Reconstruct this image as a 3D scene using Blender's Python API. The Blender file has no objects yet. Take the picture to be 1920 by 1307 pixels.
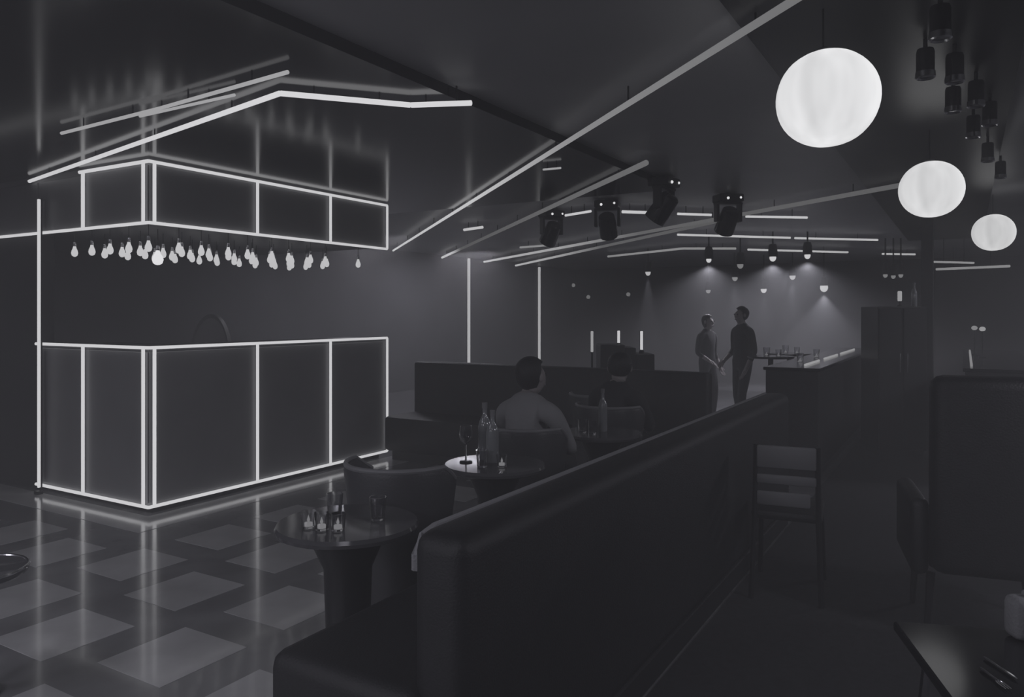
import bpy, bmesh, math, random
from mathutils import Vector, Matrix, Quaternion
random.seed(7)
SC = bpy.context.scene
COL = SC.collection

# ------------------------------------------------------------------ camera
F = 1431.0                       # focal length in pixels of the 1920-wide frame
TH = math.atan2(850.0, F)        # the room is turned this much to the camera
CT, ST = math.cos(TH), math.sin(TH)
EYE = 1.525
cam_d = bpy.data.cameras.new('camera')
cam = bpy.data.objects.new('camera', cam_d)
COL.objects.link(cam)
cam_d.sensor_width = 36.0
cam_d.lens = F / 1920.0 * 36.0
cam_d.shift_y = -65.5 / 1920.0
cam_d.clip_start = 0.05
cam_d.clip_end = 200
cam.location = (0, 0, EYE)
cam.rotation_euler = (math.pi / 2, 0, TH)
SC.camera = cam

# ------------------------------------------------------------------ world: thin club haze
TINT = (0.90, 0.885, 1.0)
w = bpy.data.worlds.new('world')
SC.world = w
w.use_nodes = True
wn = w.node_tree
wn.nodes['Background'].inputs['Color'].default_value = (0.9, 0.9, 1, 1)
wn.nodes['Background'].inputs['Strength'].default_value = 0.0
vs = wn.nodes.new('ShaderNodeVolumeScatter')
vs.inputs['Color'].default_value = (0.95, 0.95, 0.97, 1)
vs.inputs['Density'].default_value = 0.050
vs.inputs['Anisotropy'].default_value = 0.1
wn.links.new(vs.outputs[0], wn.nodes['World Output'].inputs['Volume'])

# ------------------------------------------------------------------ unseen fill lights of the hall
def area(name, loc, sx, sy, watts, rot=(0, 0, 0)):
    d = bpy.data.lights.new(name, 'AREA')
    d.shape = 'RECTANGLE'; d.size = sx; d.size_y = sy
    d.energy = watts; d.color = TINT
    o = bpy.data.objects.new(name, d)
    COL.objects.link(o); o.location = loc; o.rotation_euler = rot
    return o
for lx, ly, wt in ((-5.4, -3.2, 75), (-1.8, -3.0, 85), (2.6, 3.0, 46), (2.8, 9.0, 70), (-7.6, 8.6, 20), (-8.0, 11.8, 34), (-0.8, 0.2, 7), (-4.0, 0.2, 12)):
    area('fill_light', (lx, ly, 2.66), 1.2, 0.6, wt)  # added to lift the dark hall and its haze, no fixtures behind them

vset = SC.view_settings
vset.view_transform = 'Standard'
vset.look = 'None'
vset.exposure = 0.0
vset.gamma = 1.0
vset.use_curve_mapping = False
SC.cycles.max_bounces = 5
SC.cycles.diffuse_bounces = 2
SC.cycles.glossy_bounces = 3
SC.cycles.volume_bounces = 0
SC.cycles.caustics_reflective = False
SC.cycles.caustics_refractive = False

# ------------------------------------------------------------------ photo -> place
def ray(px, py):
    a = (px - 960.0) / F
    return Vector((a * CT - ST, a * ST + CT, (588.0 - py) / F))
def at_depth(px, py, d):
    return Vector((0, 0, EYE)) + ray(px, py) * d
def at_z(px, py, z):
    r = ray(px, py)
    return Vector((0, 0, EYE)) + r * ((z - EYE) / r.z)
def at_x(px, py, x):
    r = ray(px, py)
    return Vector((0, 0, EYE)) + r * (x / r.x)
def at_y(px, py, y):
    r = ray(px, py)
    return Vector((0, 0, EYE)) + r * (y / r.y)

# ------------------------------------------------------------------ materials
def mat(name, col, rough=0.6, metal=0.0, spec=0.5, coat=0.0, noise=0.0, nscale=8.0, bump=0.0, bscale=60.0, trans=0.0, alpha=1.0):
    m = bpy.data.materials.new(name)
    m.use_nodes = True
    nt = m.node_tree
    b = nt.nodes['Principled BSDF']
    b.inputs['Base Color'].default_value = (*col, 1)
    b.inputs['Roughness'].default_value = rough
    b.inputs['Metallic'].default_value = metal
    b.inputs['Specular IOR Level'].default_value = spec
    b.inputs['Coat Weight'].default_value = coat
    b.inputs['Coat Roughness'].default_value = 0.08
    b.inputs['Transmission Weight'].default_value = trans
    b.inputs['Alpha'].default_value = alpha
    tc = None
    if noise or bump:
        tc = nt.nodes.new('ShaderNodeTexCoord')
    if noise:
        n = nt.nodes.new('ShaderNodeTexNoise')
        n.inputs['Scale'].default_value = nscale
        n.inputs['Detail'].default_value = 5
        nt.links.new(tc.outputs['Object'], n.inputs['Vector'])
        r = nt.nodes.new('ShaderNodeValToRGB')
        r.color_ramp.elements[0].position = 0.3
        r.color_ramp.elements[1].position = 0.7
        lo = [max(0, c * (1 - noise)) for c in col]
        hi = [min(1, c * (1 + noise)) for c in col]
        r.color_ramp.elements[0].color = (*lo, 1)
        r.color_ramp.elements[1].color = (*hi, 1)
        nt.links.new(n.outputs['Fac'], r.inputs['Fac'])
        nt.links.new(r.outputs['Color'], b.inputs['Base Color'])
    if bump:
        n2 = nt.nodes.new('ShaderNodeTexNoise')
        n2.inputs['Scale'].default_value = bscale
        n2.inputs['Detail'].default_value = 4
        nt.links.new(tc.outputs['Object'], n2.inputs['Vector'])
        bp = nt.nodes.new('ShaderNodeBump')
        bp.inputs['Strength'].default_value = bump
        bp.inputs['Distance'].default_value = 0.01
        nt.links.new(n2.outputs['Fac'], bp.inputs['Height'])
        nt.links.new(bp.outputs['Normal'], b.inputs['Normal'])
    return m

def emat(name, strength, col=(0.98, 0.975, 1.0)):
    m = bpy.data.materials.new(name)
    m.use_nodes = True
    nt = m.node_tree
    nt.nodes.remove(nt.nodes['Principled BSDF'])
    e = nt.nodes.new('ShaderNodeEmission')
    e.inputs['Color'].default_value = (*col, 1)
    e.inputs['Strength'].default_value = strength
    nt.links.new(e.outputs[0], nt.nodes['Material Output'].inputs['Surface'])
    return m

def ramp_emat(name, stops):
    """light tube driven from one end: brightness along the generated X of the tube"""
    m = bpy.data.materials.new(name)
    m.use_nodes = True
    nt = m.node_tree
    nt.nodes.remove(nt.nodes['Principled BSDF'])
    e = nt.nodes.new('ShaderNodeEmission')
    e.inputs['Color'].default_value = (0.98, 0.975, 1.0, 1)
    uv = nt.nodes.new('ShaderNodeUVMap')
    sx = nt.nodes.new('ShaderNodeSeparateXYZ')
    r = nt.nodes.new('ShaderNodeValToRGB')
    els = r.color_ramp.elements
    while len(els) < len(stops):
        els.new(0.5)
    for el, (p, v) in zip(els, stops):
        el.position = p; el.color = (v / 4, v / 4, v / 4, 1)
    mu = nt.nodes.new('ShaderNodeMath'); mu.operation = 'MULTIPLY'; mu.inputs[1].default_value = 4
    nt.links.new(uv.outputs['UV'], sx.inputs[0])
    nt.links.new(sx.outputs['X'], r.inputs['Fac'])
    nt.links.new(r.outputs['Color'], mu.inputs[0])
    nt.links.new(mu.outputs[0], e.inputs['Strength'])
    nt.links.new(e.outputs[0], nt.nodes['Material Output'].inputs['Surface'])
    return m

M = {
 'wall': mat('wall_paint', (0.10, 0.10, 0.108), 0.75, noise=0.15, nscale=1.5, bump=0.1),
 'wall_dark': mat('wall_dark_paint', (0.025, 0.025, 0.028), 0.7, noise=0.15, nscale=2),
 'ceil': mat('ceiling_satin', (0.45, 0.45, 0.465), 0.42, spec=0.5, noise=0.08, nscale=1.2),
 'ceil_gloss': mat('stretch_ceiling_gloss', (0.015, 0.015, 0.018), 0.14, spec=0.27),
 'ceil_black': mat('ceiling_band_black', (0.012, 0.012, 0.014), 0.35),
 'floor_dark': mat('floor_dark_stone', (0.22, 0.22, 0.23), 0.17, spec=0.9, coat=0.5, noise=0.3, nscale=3),
 'tile': mat('floor_light_tile', (0.60, 0.60, 0.61), 0.18, spec=0.9, coat=0.5, noise=0.12, nscale=4),
 'carpet': mat('walkway_carpet', (0.022, 0.022, 0.025), 0.95, noise=0.3, nscale=30, bump=0.4, bscale=400),
 'panel': mat('bar_panel', (0.24, 0.24, 0.25), 0.45, noise=0.1, nscale=2),
 'plinth': mat('plinth_black', (0.015, 0.015, 0.017), 0.4),
 'top': mat('worktop_grey', (0.12, 0.12, 0.13), 0.3),
 'black': mat('black_metal', (0.012, 0.012, 0.014), 0.4, metal=0.0),
 'gloss': mat('black_gloss', (0.012, 0.012, 0.014), 0.12),
 'chrome': mat('chrome', (0.6, 0.6, 0.62), 0.2, metal=1.0),
 'leather': mat('dark_upholstery', (0.016, 0.016, 0.018), 0.5, noise=0.2, nscale=12, bump=0.25, bscale=120),
 'velvet': mat('sofa_velvet', (0.010, 0.010, 0.012), 0.55, noise=0.2, nscale=10, bump=0.2, bscale=150),
 'chair': mat('chair_leather', (0.055, 0.055, 0.060), 0.42, bump=0.15, bscale=120),
 'wood': mat('table_top_lacquer', (0.075, 0.075, 0.08), 0.12),
 'glass': mat('glassware', (0.9, 0.9, 0.92), 0.05, trans=1.0),
 'bottle': mat('bottle_glass', (0.25, 0.26, 0.27), 0.08, spec=0.8),
 'skin': mat('skin', (0.36, 0.33, 0.33), 0.6),
 'pale_cloth': mat('pale_shirt', (0.30, 0.30, 0.31), 0.85, bump=0.2, bscale=40),
 'dark_cloth': mat('dark_clothes', (0.03, 0.03, 0.034), 0.85, bump=0.2, bscale=40),
 'hair': mat('hair_dark', (0.02, 0.02, 0.022), 0.55, bump=0.5, bscale=90),
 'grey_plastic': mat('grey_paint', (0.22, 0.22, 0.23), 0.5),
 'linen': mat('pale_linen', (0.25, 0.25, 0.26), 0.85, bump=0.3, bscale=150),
 'led': emat('led_white', 0.80),
 'led_soft': emat('led_soft', 0.42),
 'bulb': emat('bulb_glow', 0.72),
 'spot_lens': emat('spot_lens', 1.0),
 'dim_lens': emat('dim_lens', 0.3),
 'candle': emat('candle_glow', 0.22),
}

# ------------------------------------------------------------------ mesh helpers
def basis(d):
    d = d.normalized()
    up = Vector((0, 0, 1)) if abs(d.z) < 0.95 else Vector((1, 0, 0))
    u = d.cross(up).normalized()
    return d, u, u.cross(d).normalized()

class MB:
    def __init__(s):
        s.v = []; s.f = []; s.uv = {}
    def box(s, x0, x1, y0, y1, z0, z1, bev=0.0, seg=2):
        bm = bmesh.new()
        bmesh.ops.create_cube(bm, size=1)
        for v in bm.verts:
            v.co = Vector(((x0 + x1) / 2 + v.co.x * (x1 - x0), (y0 + y1) / 2 + v.co.y * (y1 - y0), (z0 + z1) / 2 + v.co.z * (z1 - z0)))
        if bev:
            bmesh.ops.bevel(bm, geom=bm.edges[:], offset=bev, segments=seg, affect='EDGES', profile=0.5)
        s.add_bm(bm); return s
    def add_bm(s, bm, mtx=None):
        n = len(s.v)
        bm.verts.index_update()
        for v in bm.verts:
            s.v.append((mtx @ v.co) if mtx else v.co.copy())
        for f in bm.faces:
            s.f.append([n + v.index for v in f.verts])
        bm.free()
    def xform(s, mtx):
        s.v = [mtx @ Vector(v) for v in s.v]; return s
    def tube(s, pts, r, n=10, cap=True):
        """round tube along pts; r a number or list of radii"""
        pts = [Vector(p) for p in pts]
        rs = r if isinstance(r, (list, tuple)) else [r] * len(pts)
        L = [0]
        for a, b in zip(pts, pts[1:]):
            L.append(L[-1] + (b - a).length)
        base = len(s.v)
        for i, p in enumerate(pts):
            if i == 0: d = pts[1] - p
            elif i == len(pts) - 1: d = p - pts[i - 1]
            else: d = (pts[i + 1] - p).normalized() + (p - pts[i - 1]).normalized()
            d, u, v = basis(d)
            for k in range(n):
                a = 2 * math.pi * k / n
                s.uv[len(s.v)] = (L[i] / max(L[-1], 1e-6), k / n)
                s.v.append(p + (u * math.cos(a) + v * math.sin(a)) * rs[i])
        for i in range(len(pts) - 1):
            for k in range(n):
                k2 = (k + 1) % n
                s.f.append([base + i * n + k, base + i * n + k2, base + (i + 1) * n + k2, base + (i + 1) * n + k])
        if cap:
            s.f.append([base + k for k in range(n)][::-1])
            s.f.append([base + (len(pts) - 1) * n + k for k in range(n)])
        return s
    def lathe(s, prof, n=20, o=(0, 0, 0)):
        o = Vector(o); base = len(s.v)
        for (r, z) in prof:
            for k in range(n):
                a = 2 * math.pi * k / n
                s.v.append(o + Vector((r * math.cos(a), r * math.sin(a), z)))
        for i in range(len(prof) - 1):
            for k in range(n):
                k2 = (k + 1) % n
                s.f.append([base + i * n + k, base + i * n + k2, base + (i + 1) * n + k2, base + (i + 1) * n + k])
        if prof[0][0] > 1e-5: s.f.append([base + k for k in range(n)][::-1])
        if prof[-1][0] > 1e-5: s.f.append([base + (len(prof) - 1) * n + k for k in range(n)])
        return s
    def ball(s, c, rx, ry=None, rz=None, n=16, m=10):
        ry = ry or rx; rz = rz or rx
        prof = [(math.sin(math.pi * i / m), -math.cos(math.pi * i / m)) for i in range(m + 1)]
        k0 = len(s.v)
        prof[0] = (1e-4, -1); prof[-1] = (1e-4, 1)
        s.lathe(prof, n)
        for i in range(k0, len(s.v)):
            v = s.v[i]; s.v[i] = Vector((c[0] + v.x * rx, c[1] + v.y * ry, c[2] + v.z * rz))
        return s
    def mesh(s, name, m, smooth=False):
        me = bpy.data.meshes.new(name)
        me.from_pydata([tuple(v) for v in s.v], [], s.f)
        if s.uv:
            ul = me.uv_layers.new(name='UVMap')
            for lp in me.loops:
                ul.data[lp.index].uv = s.uv.get(lp.vertex_index, (0, 0))
        me.materials.append(m)
        if smooth:
            for p in me.polygons: p.use_smooth = True
            try: me.set_sharp_from_angle(angle=math.radians(40))
            except Exception: pass
        me.update()
        return me
    def build(s, name, m, parent=None, smooth=False, local=False):
        """vertices are world coordinates unless local; a thing's parts are stored relative to its base point"""
        if not local:
            if parent is not None:
                loc = parent.location + (parent.parent.location if parent.parent else Vector())
                s.v = [Vector(v) - loc for v in s.v]
                o = bpy.data.objects.new(name, s.mesh(name, m, smooth))
                COL.objects.link(o); o.parent = parent
                return o
            vs_ = [Vector(v) for v in s.v]
            c = Vector(((min(v.x for v in vs_) + max(v.x for v in vs_)) / 2, (min(v.y for v in vs_) + max(v.y for v in vs_)) / 2, min(v.z for v in vs_)))
            s.v = [v - c for v in vs_]
            o = bpy.data.objects.new(name, s.mesh(name, m, smooth))
            COL.objects.link(o); o.location = c
            return o
        o = bpy.data.objects.new(name, s.mesh(name, m, smooth))
        COL.objects.link(o)
        if parent is not None: o.parent = parent
        return o

def tag(o, label=None, cat=None, group=None, kind=None):
    if label: o['label'] = label
    if cat: o['category'] = cat
    if group: o['group'] = group
    if kind: o['kind'] = kind
    return o
def thing(name, loc, label, cat, group=None, rz=0):
    o = bpy.data.objects.new(name, None)
    COL.objects.link(o)
    o.location = loc; o.rotation_euler = (0, 0, rz)
    o.empty_display_size = 0.1
    return tag(o, label, cat, group)
def copy_tree(o, parent=None):
    c = o.copy(); COL.objects.link(c); c.parent = parent
    for ch in list(o.children):
        if ch.name in COL.objects: copy_tree(ch, c)
    return c

# ================================================================== THE SETTING
XW, YB = -9.5, 19.5            # left wall, rear wall
ZC = 2.76                      # ceiling
ZG = 2.70                      # glossy stretch panel
BX0, BX1 = -6.84, -5.297       # the bar
BY0, BY1 = 3.555, 6.29

floor = MB().box(XW - 0.2, 4.0, -5.0, YB + 0.2, -0.20, 0.0).build('floor', M['floor_dark'])
tag(floor, kind='structure')
# light stone tiles set in the dark floor
PER, TS = 0.66, 0.44
tile_me = None
for i in range(-3, 14):
    for j in range(-2, 12):
        x0 = -9.2 + i * PER; y0 = 0.5 + j * PER
        if i % 2: y0 += 0.12
        if x0 < XW or x0 + TS > -1.9: continue
        if x0 + TS > BX0 - 2.7 and x0 < BX1 + 0.42 and y0 + TS > BY0 - 0.36: continue
        p = Vector((x0 + TS / 2, y0 + TS / 2, 0))
        cx = p.x * CT + p.y * ST; cy = -p.x * ST + p.y * CT
        if cy < 0.6: continue
        if abs(cx / cy) > 0.80: continue
        if tile_me is None:
            t = MB().box(-TS / 2, TS / 2, -TS / 2, TS / 2, -0.004, 0.0015, 0.001, 1).build('tile', M['tile'], floor, local=True)
            tile_me = t.data
        else:
            t = bpy.data.objects.new('tile', tile_me); COL.objects.link(t); t.parent = floor
        t.location = p - floor.location
# light border band round the bar
for (x0, x1, y0, y1) in ((BX0 - 1.2, BX1 + 0.36, BY0 - 0.32, BY0 - 0.02), (BX1 + 0.02, BX1 + 0.36, BY0 - 0.02, BY1 + 1.2)):
    MB().box(x0, x1, y0, y1, -0.004, 0.002, 0.001, 1).build('border_slab', M['tile'], floor)
wk = MB().box(-1.085, 3.5, -1.0, 16.0, 0.0, 0.008).build('trim_1', M['carpet'])
tag(wk, 'dark carpet runner on the walkway right of the sofa', kind='structure')

wl = MB().box(XW - 0.2, XW, -5.0, YB, 0.0, ZC).build('wall_left', M['wall']); tag(wl, kind='structure')
wb = MB().box(XW - 0.2, 4.0, YB, YB + 0.2, 0.0, ZC).build('wall_back', M['wall']); tag(wb, kind='structure')
wf = MB().box(XW, BX0 - 0.03, BY0 + 0.03, BY0 + 0.15, 0.0, 2.2).build('wall_bar_side', M['wall_dark']); tag(wf, kind='structure')
wr = MB().box(3.6, 3.8, -5.0, YB, 0.0, ZC).build('wall_right', M['wall_dark']); tag(wr, kind='structure')
wn_ = MB().box(XW, 3.6, -5.2, -5.0, 0.0, ZC).build('wall_near', M['wall_dark']); tag(wn_, kind='structure')

ceil = MB().box(XW - 0.2, 4.0, -5.2, YB + 0.2, ZC, ZC + 0.2).build('ceiling', M['ceil']); tag(ceil, kind='structure')
MB().box(XW, -2.4, -1.0, 7.0, ZG, ZC).build('gloss_panel', M['ceil_gloss'], ceil)['label'] = 'dark glossy stretch ceiling over the bar'
MB().box(-0.80, 0.22, 0.5, 14.0, ZC - 0.05, ZC).build('black_band', M['ceil_black'], ceil)['label'] = 'black ceiling band carrying the spot lamps'

# ================================================================== THE BAR
R_LED = 0.0128
def rod(mb, a, b, r=R_LED, n=10):
    a, b = Vector(a), Vector(b)
    d = (b - a).normalized() * r * 0.6
    return mb.tube([a, a + d * 0.3, b - d * 0.3, b], [r * 0.6, r, r, r * 0.6], n)

ZB, ZT = 0.067, 1.267
bar = thing('bar_counter', ((BX0 + BX1) / 2, (BY0 + BY1) / 2, 0), 'dark corner bar counter outlined with bright white light tubes', 'bar counter')
g = 0.012
MB().box(BX0 + 0.05, BX1 - 0.06, BY0 + 0.06, BY1 - 0.04, 0.0, ZB - 0.012).build('plinth', M['plinth'], bar)
# counter walls: an L of two fronts with an open serving side behind
cb = MB()
cb.box(BX0, BX1 - g, BY0 + g, BY0 + 0.5, ZB - 0.012, ZT - 0.03)
cb.box(BX1 - 0.5, BX1 - g, BY0 + 0.5, BY1, ZB - 0.012, ZT - 0.03)
cb.build('body', M['panel'], bar)
tp = MB()
tp.box(BX0, BX1 - 0.005, BY0 + 0.005, BY0 + 0.55, ZT - 0.03, ZT, 0.004, 1)
tp.box(BX1 - 0.55, BX1 - 0.005, BY0 + 0.5505, BY1, ZT - 0.03, ZT, 0.004, 1)
tp.build('worktop', M['top'], bar)
ys = [BY0] + [at_x(px, 700, BX1).y for px in (480, 617)] + [BY1]
xs = [BX0, at_y(160, 700, BY0).x, BX1]
for a, b in zip(ys, ys[1:]):
    MB().box(BX1 - g, BX1 - 0.002, a + 0.022, b - 0.022, ZB + 0.02, ZT - 0.035, 0.004, 1).build('front_panel', M['panel'], bar)
for a, b in zip(xs, xs[1:]):
    MB().box(a + 0.022, b - 0.022, BY0 + 0.002, BY0 + g, ZB + 0.02, ZT - 0.035, 0.004, 1).build('front_panel', M['panel'], bar)
o_ = 0.020
def led(mb_pts, parent, m='led', name='light_tube', r=R_LED):
    mb = MB(); rod(mb, *mb_pts, r=r); return mb.build(name, M[m], parent, smooth=True)
cx_, cy_ = BX1 + o_, BY0 - o_
for z in (ZB, ZT):
    led(((cx_, cy_, z), (cx_, BY1, z)), bar)
    led(((BX0, cy_, z), (cx_, cy_, z)), bar)
for y in ys[1:]:
    led(((cx_, y, ZB), (cx_, y, ZT)), bar)
led(((cx_, BY0 + 0.03, ZB), (cx_, BY0 + 0.03, ZT)), bar)
led(((BX1 - 0.045, cy_, ZB), (BX1 - 0.045, cy_, ZT)), bar)
led(((xs[1], cy_, ZB), (xs[1], cy_, ZT)), bar, r=0.013)

ZF0, ZF1 = 2.21, 2.672
can = thing('bar_canopy', ((BX0 + BX1) / 2, (BY0 + BY1) / 2, ZF0), 'boxed canopy above the bar edged with white light tubes', 'canopy')
MB().box(-8.6, BX1 - g, BY0 + g, BY1, ZF0 + 0.012, ZG).build('body', M['panel'], can)
for a, b in zip(ys, ys[1:]):
    MB().box(BX1 - g, BX1 - 0.002, a + 0.022, b - 0.022, ZF0 + 0.02, ZF1 - 0.02, 0.004, 1).build('front_panel', M['panel'], can)
for a, b in zip([-8.6] + xs, xs):
    MB().box(a + 0.022, b - 0.022, BY0 + 0.002, BY0 + g, ZF0 + 0.02, ZF1 - 0.02, 0.004, 1).build('front_panel', M['panel'], can)
led(((cx_, cy_, ZF0), (cx_, BY1, ZF0)), can)
led(((-8.6, cy_, ZF0), (cx_, cy_, ZF0)), can)
led(((cx_, cy_, ZF1), (cx_, BY1, ZF1)), can)
led(((xs[1] - 0.05, cy_, ZF1), (cx_, cy_, ZF1)), can, r=0.014)
for y in ys[1:]:
    led(((cx_, y, ZF0), (cx_, y, ZF1)), can)
led(((cx_, BY0 + 0.03, ZF0), (cx_, BY0 + 0.03, ZF1)), can)
led(((BX1 - 0.045, cy_, ZF0), (BX1 - 0.045, cy_, ZF1)), can)
led(((xs[1], cy_, ZF0), (xs[1], cy_, ZF1)), can, r=0.014)

PX = at_y(73, 700, BY0 - 0.057).x
post = thing('light_post', (PX, BY0 - 0.02, 0), 'tall slim light tube rising from floor to canopy at the bar end', 'light tube')
led(((PX, BY0 - 0.057, ZB - 0.01), (PX, BY0 - 0.057, 2.49)), post)
MB().box(PX - 0.014, PX + 0.014, BY0 - 0.047, BY0 - 0.036, 0.0, 2.50).build('channel', M['black'], post)
MB().box(PX - 0.03, PX + 0.03, BY0 - 0.085, BY0 - 0.036, 0.0, 0.03, 0.004, 1).build('foot', M['black'], post)

# rounded chair back standing behind the counter
hc = at_depth(395, 620, 7.2)
hood = thing('lounge_chair', (hc.x, hc.y, 0), 'grey lounge chair with rounded back peeping over the bar counter', 'chair')
mb = MB()
N = 18
arc = []
for k in range(N + 1):
    a = math.pi * k / N
    arc.append((0.20 * math.cos(a), 0.92 + 0.60 * math.sin(a) ** 0.85))
b0 = len(mb.v)
for dy, sc_ in ((-0.03, 0.94), (-0.045, 1.0), (0.045, 1.0), (0.03, 0.94)):
    for (x, z) in arc:
        mb.v.append(Vector((x * sc_ + 0.25 * (z - 0.92) * 0.1, dy, 0.92 + (z - 0.92) * sc_)))
for i in range(3):
    for k in range(N):
        mb.f.append([b0 + i * (N + 1) + k, b0 + i * (N + 1) + k + 1, b0 + (i + 1) * (N + 1) + k + 1, b0 + (i + 1) * (N + 1) + k])
mb.f.append([b0 + k for k in range(N + 1)]); mb.f.append([b0 + 3 * (N + 1) + k for k in range(N + 1)][::-1])
mb.box(-0.2, 0.2, -0.045, 0.045, 0.5, 0.93, 0.02)
mb.xform(Matrix.Rotation(TH, 4, 'Z'))
mb.build('backrest', M['grey_plastic'], hood, smooth=True, local=True)
MB().box(-0.22, 0.22, 0.03, 0.46, 0.55, 0.66, 0.03).xform(Matrix.Rotation(TH, 4, 'Z')).build('seat', M['chair'], hood, local=True)
for sx in (-1, 1):
    for yy in (0.05, 0.42):
        MB().tube([(sx * 0.17, yy, 0.56), (sx * 0.2, yy, 0.0)], 0.014).xform(Matrix.Rotation(TH, 4, 'Z')).build('leg', M['black'], hood, local=True)

# pendant bulbs under the canopy
pb0 = thing('pendant_bulb', (0, 0, 0), 'small glowing pendant bulb hanging in rows beneath the bar canopy', 'pendant bulb', 'pendant bulbs under the bar canopy')
MB().tube([(0, 0, 0.17), (0, 0, 0.05)], 0.003, 6).build('cord', M['black'], pb0, local=True)
MB().lathe([(0.006, 0.085), (0.013, 0.08), (0.014, 0.05), (0.012, 0.045)], 10).build('socket', M['chrome'], pb0, smooth=True, local=True)
MB().lathe([(0.011, 0.047), (0.014, 0.03), (0.023, 0.008), (0.027, -0.012), (0.022, -0.032), (0.010, -0.042), (0.001, -0.044)], 12).build('bulb', M['bulb'], pb0, smooth=True, local=True)
first = True
for i in range(5):
    for j in range(11):
        x = -6.50 + i * 0.255 + (0.02 if j % 2 else -0.02)
        y = BY0 + 0.13 + j * 0.24
        z = ZF0 + 0.012 - 0.17 - 0.0
        if (i + j) % 9 == 4 and j > 8: continue
        if i == 3 and j == 1: continue
        o = pb0 if first else copy_tree(pb0)
        first = False
        o.location = (x, y, z)
big = thing('pendant_bulb', (-5.72, BY0 + 0.36, 1.99), 'largest and brightest pendant bulb near the canopy corner', 'pendant bulb')
MB().tube([(0, 0, 0.23), (0, 0, 0.06)], 0.004, 6).build('cord', M['black'], big, local=True)
MB().lathe([(0.008, 0.10), (0.017, 0.095), (0.018, 0.062), (0.015, 0.055)], 10).build('socket', M['chrome'], big, smooth=True, local=True)
MB().lathe([(0.014, 0.057), (0.02, 0.035), (0.038, 0.005), (0.045, -0.02), (0.036, -0.05), (0.016, -0.064), (0.001, -0.066)], 14).build('bulb', M['spot_lens'], big, smooth=True, local=True)

# ================================================================== CEILING LIGHT TUBES
def ctube(pix, z, label, m='led', r=0.014, group=None, gap=0.03):
    pts = [at_z(px, py, z) for px, py in pix]
    c = sum(pts, Vector()) / len(pts)
    t = thing('ceiling_light_tube', (c.x, c.y, z), label, 'light tube', group)
    mm = M[m] if isinstance(m, str) else m
    for a, b in zip(pts, pts[1:]):
        mb = MB(); rod(mb, a, b, r); mb.build('tube', mm, t, smooth=True)
    top = ZG if all(p.x < -2.3 and p.y < 7.0 for p in pts) else ZC
    for a, b in zip(pts, pts[1:]):
        L = (b - a).length
        n = max(2, int(L / 1.2) + 1)
        for k in range(n):
            q = a.lerp(b, (k + 0.5) / n)
            if top - z - r > 0.003:
                MB().tube([q + Vector((0, 0, r * 0.7)), Vector((q.x, q.y, top))], 0.005, 6).build('clip', M['black'], t)
    return t
ZL = ZG - 0.035
ctube([(55, 340), (525, 175), (770, 197), (885, 193)], ZL, 'long bent light tube zigzagging on the glossy ceiling above the bar', r=0.0145)
ctube([(115, 250), (300, 203), (540, 135)], ZL, 'straight light tube running highest on the glossy ceiling', 'led_soft', r=0.010)
ctube([(262, 218), (440, 178)], ZL, 'short thin light tube tucked beside the highest ceiling tube', 'led_soft', r=0.008)
ctube([(-40, 376), (7, 366)], ZL, 'light tube end poking in at the left edge near the ceiling', 'led', r=0.012)
ZD = ZL
m1 = ramp_emat('led_run_long', [(0.0, 0.95), (0.55, 0.75), (0.80, 0.28), (1.0, 0.16)])
m2 = ramp_emat('led_run_mid', [(0.0, 0.9), (0.14, 0.8), (0.22, 0.14), (1.0, 0.17)])
m3 = ramp_emat('led_run_far', [(0.0, 0.9), (0.35, 0.6), (0.6, 0.17), (1.0, 0.13)])
ctube([(737, 470), (1620, -82)], ZD, 'longest diagonal light tube crossing the ceiling from bar to top edge', m1, r=0.0165)
ctube([(829, 483), (1212, 305)], ZD, 'diagonal light tube right of the longest one, fading towards its near end', m2, r=0.022)
ctube([(908, 491), (1690, 347)], ZD, 'low diagonal light tube reaching towards the middle paper lantern', m3, r=0.022)
ctube([(967, 498), (1345, 415)], ZD, 'faint diagonal light tube lowest of the diagonal row', m3, r=0.022)
# tubes across the rear ceiling
rear = [
 ([(870, 431), (905, 426)], 'led', 0.018, 'short light tube beside the second diagonal tube'),
 ([(1018, 318), (1052, 315)], 'led_soft', 0.008, 'tiny light bar above the left moving head lamp'),
 ([(1060, 404), (1108, 396)], 'led', 0.014, 'short light tube between the two left moving heads'),
 ([(1166, 397), (1224, 399)], 'led', 0.017, 'light tube between second and third moving heads'),
 ([(1270, 401), (1334, 403)], 'led', 0.014, 'light tube left of the rightmost moving head'),
 ([(1398, 406), (1514, 408)], 'led', 0.014, 'light tube right of the rightmost moving head'),
 ([(1270, 440), (1482, 446)], 'led', 0.016, 'left half of the long straight rear light tube'),
 ([(1490, 446.5), (1646, 450)], 'led', 0.016, 'right half of the long straight rear light tube'),
 ([(1140, 481), (1280, 466), (1380, 466)], 'led_soft', 0.020, 'gently bent light tube furthest back on the ceiling'),
 ([(1402, 468), (1590, 473)], 'led', 0.018, 'rear light tube above the small spot lamps'),
 ([(1654, 476), (1716, 477)], 'led', 0.018, 'short rear light tube right of the spot lamps'),
 ([(975, 464), (1040, 459)], 'led_soft', 0.016, 'small dim light tube above the low diagonal'),
 ([(1750, 491), (1826, 493)], 'led_soft', 0.016, 'short light tube below the smallest paper lantern'),
 ([(1755, 505), (1894, 499)], 'led_soft', 0.022, 'dim light tube lowest at the right, under the smallest lantern'),
]
for pix, m, r, lab in rear:
    ctube(pix, 2.33 if pix[0][0] > 1740 else ZD, lab, m, r)

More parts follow.
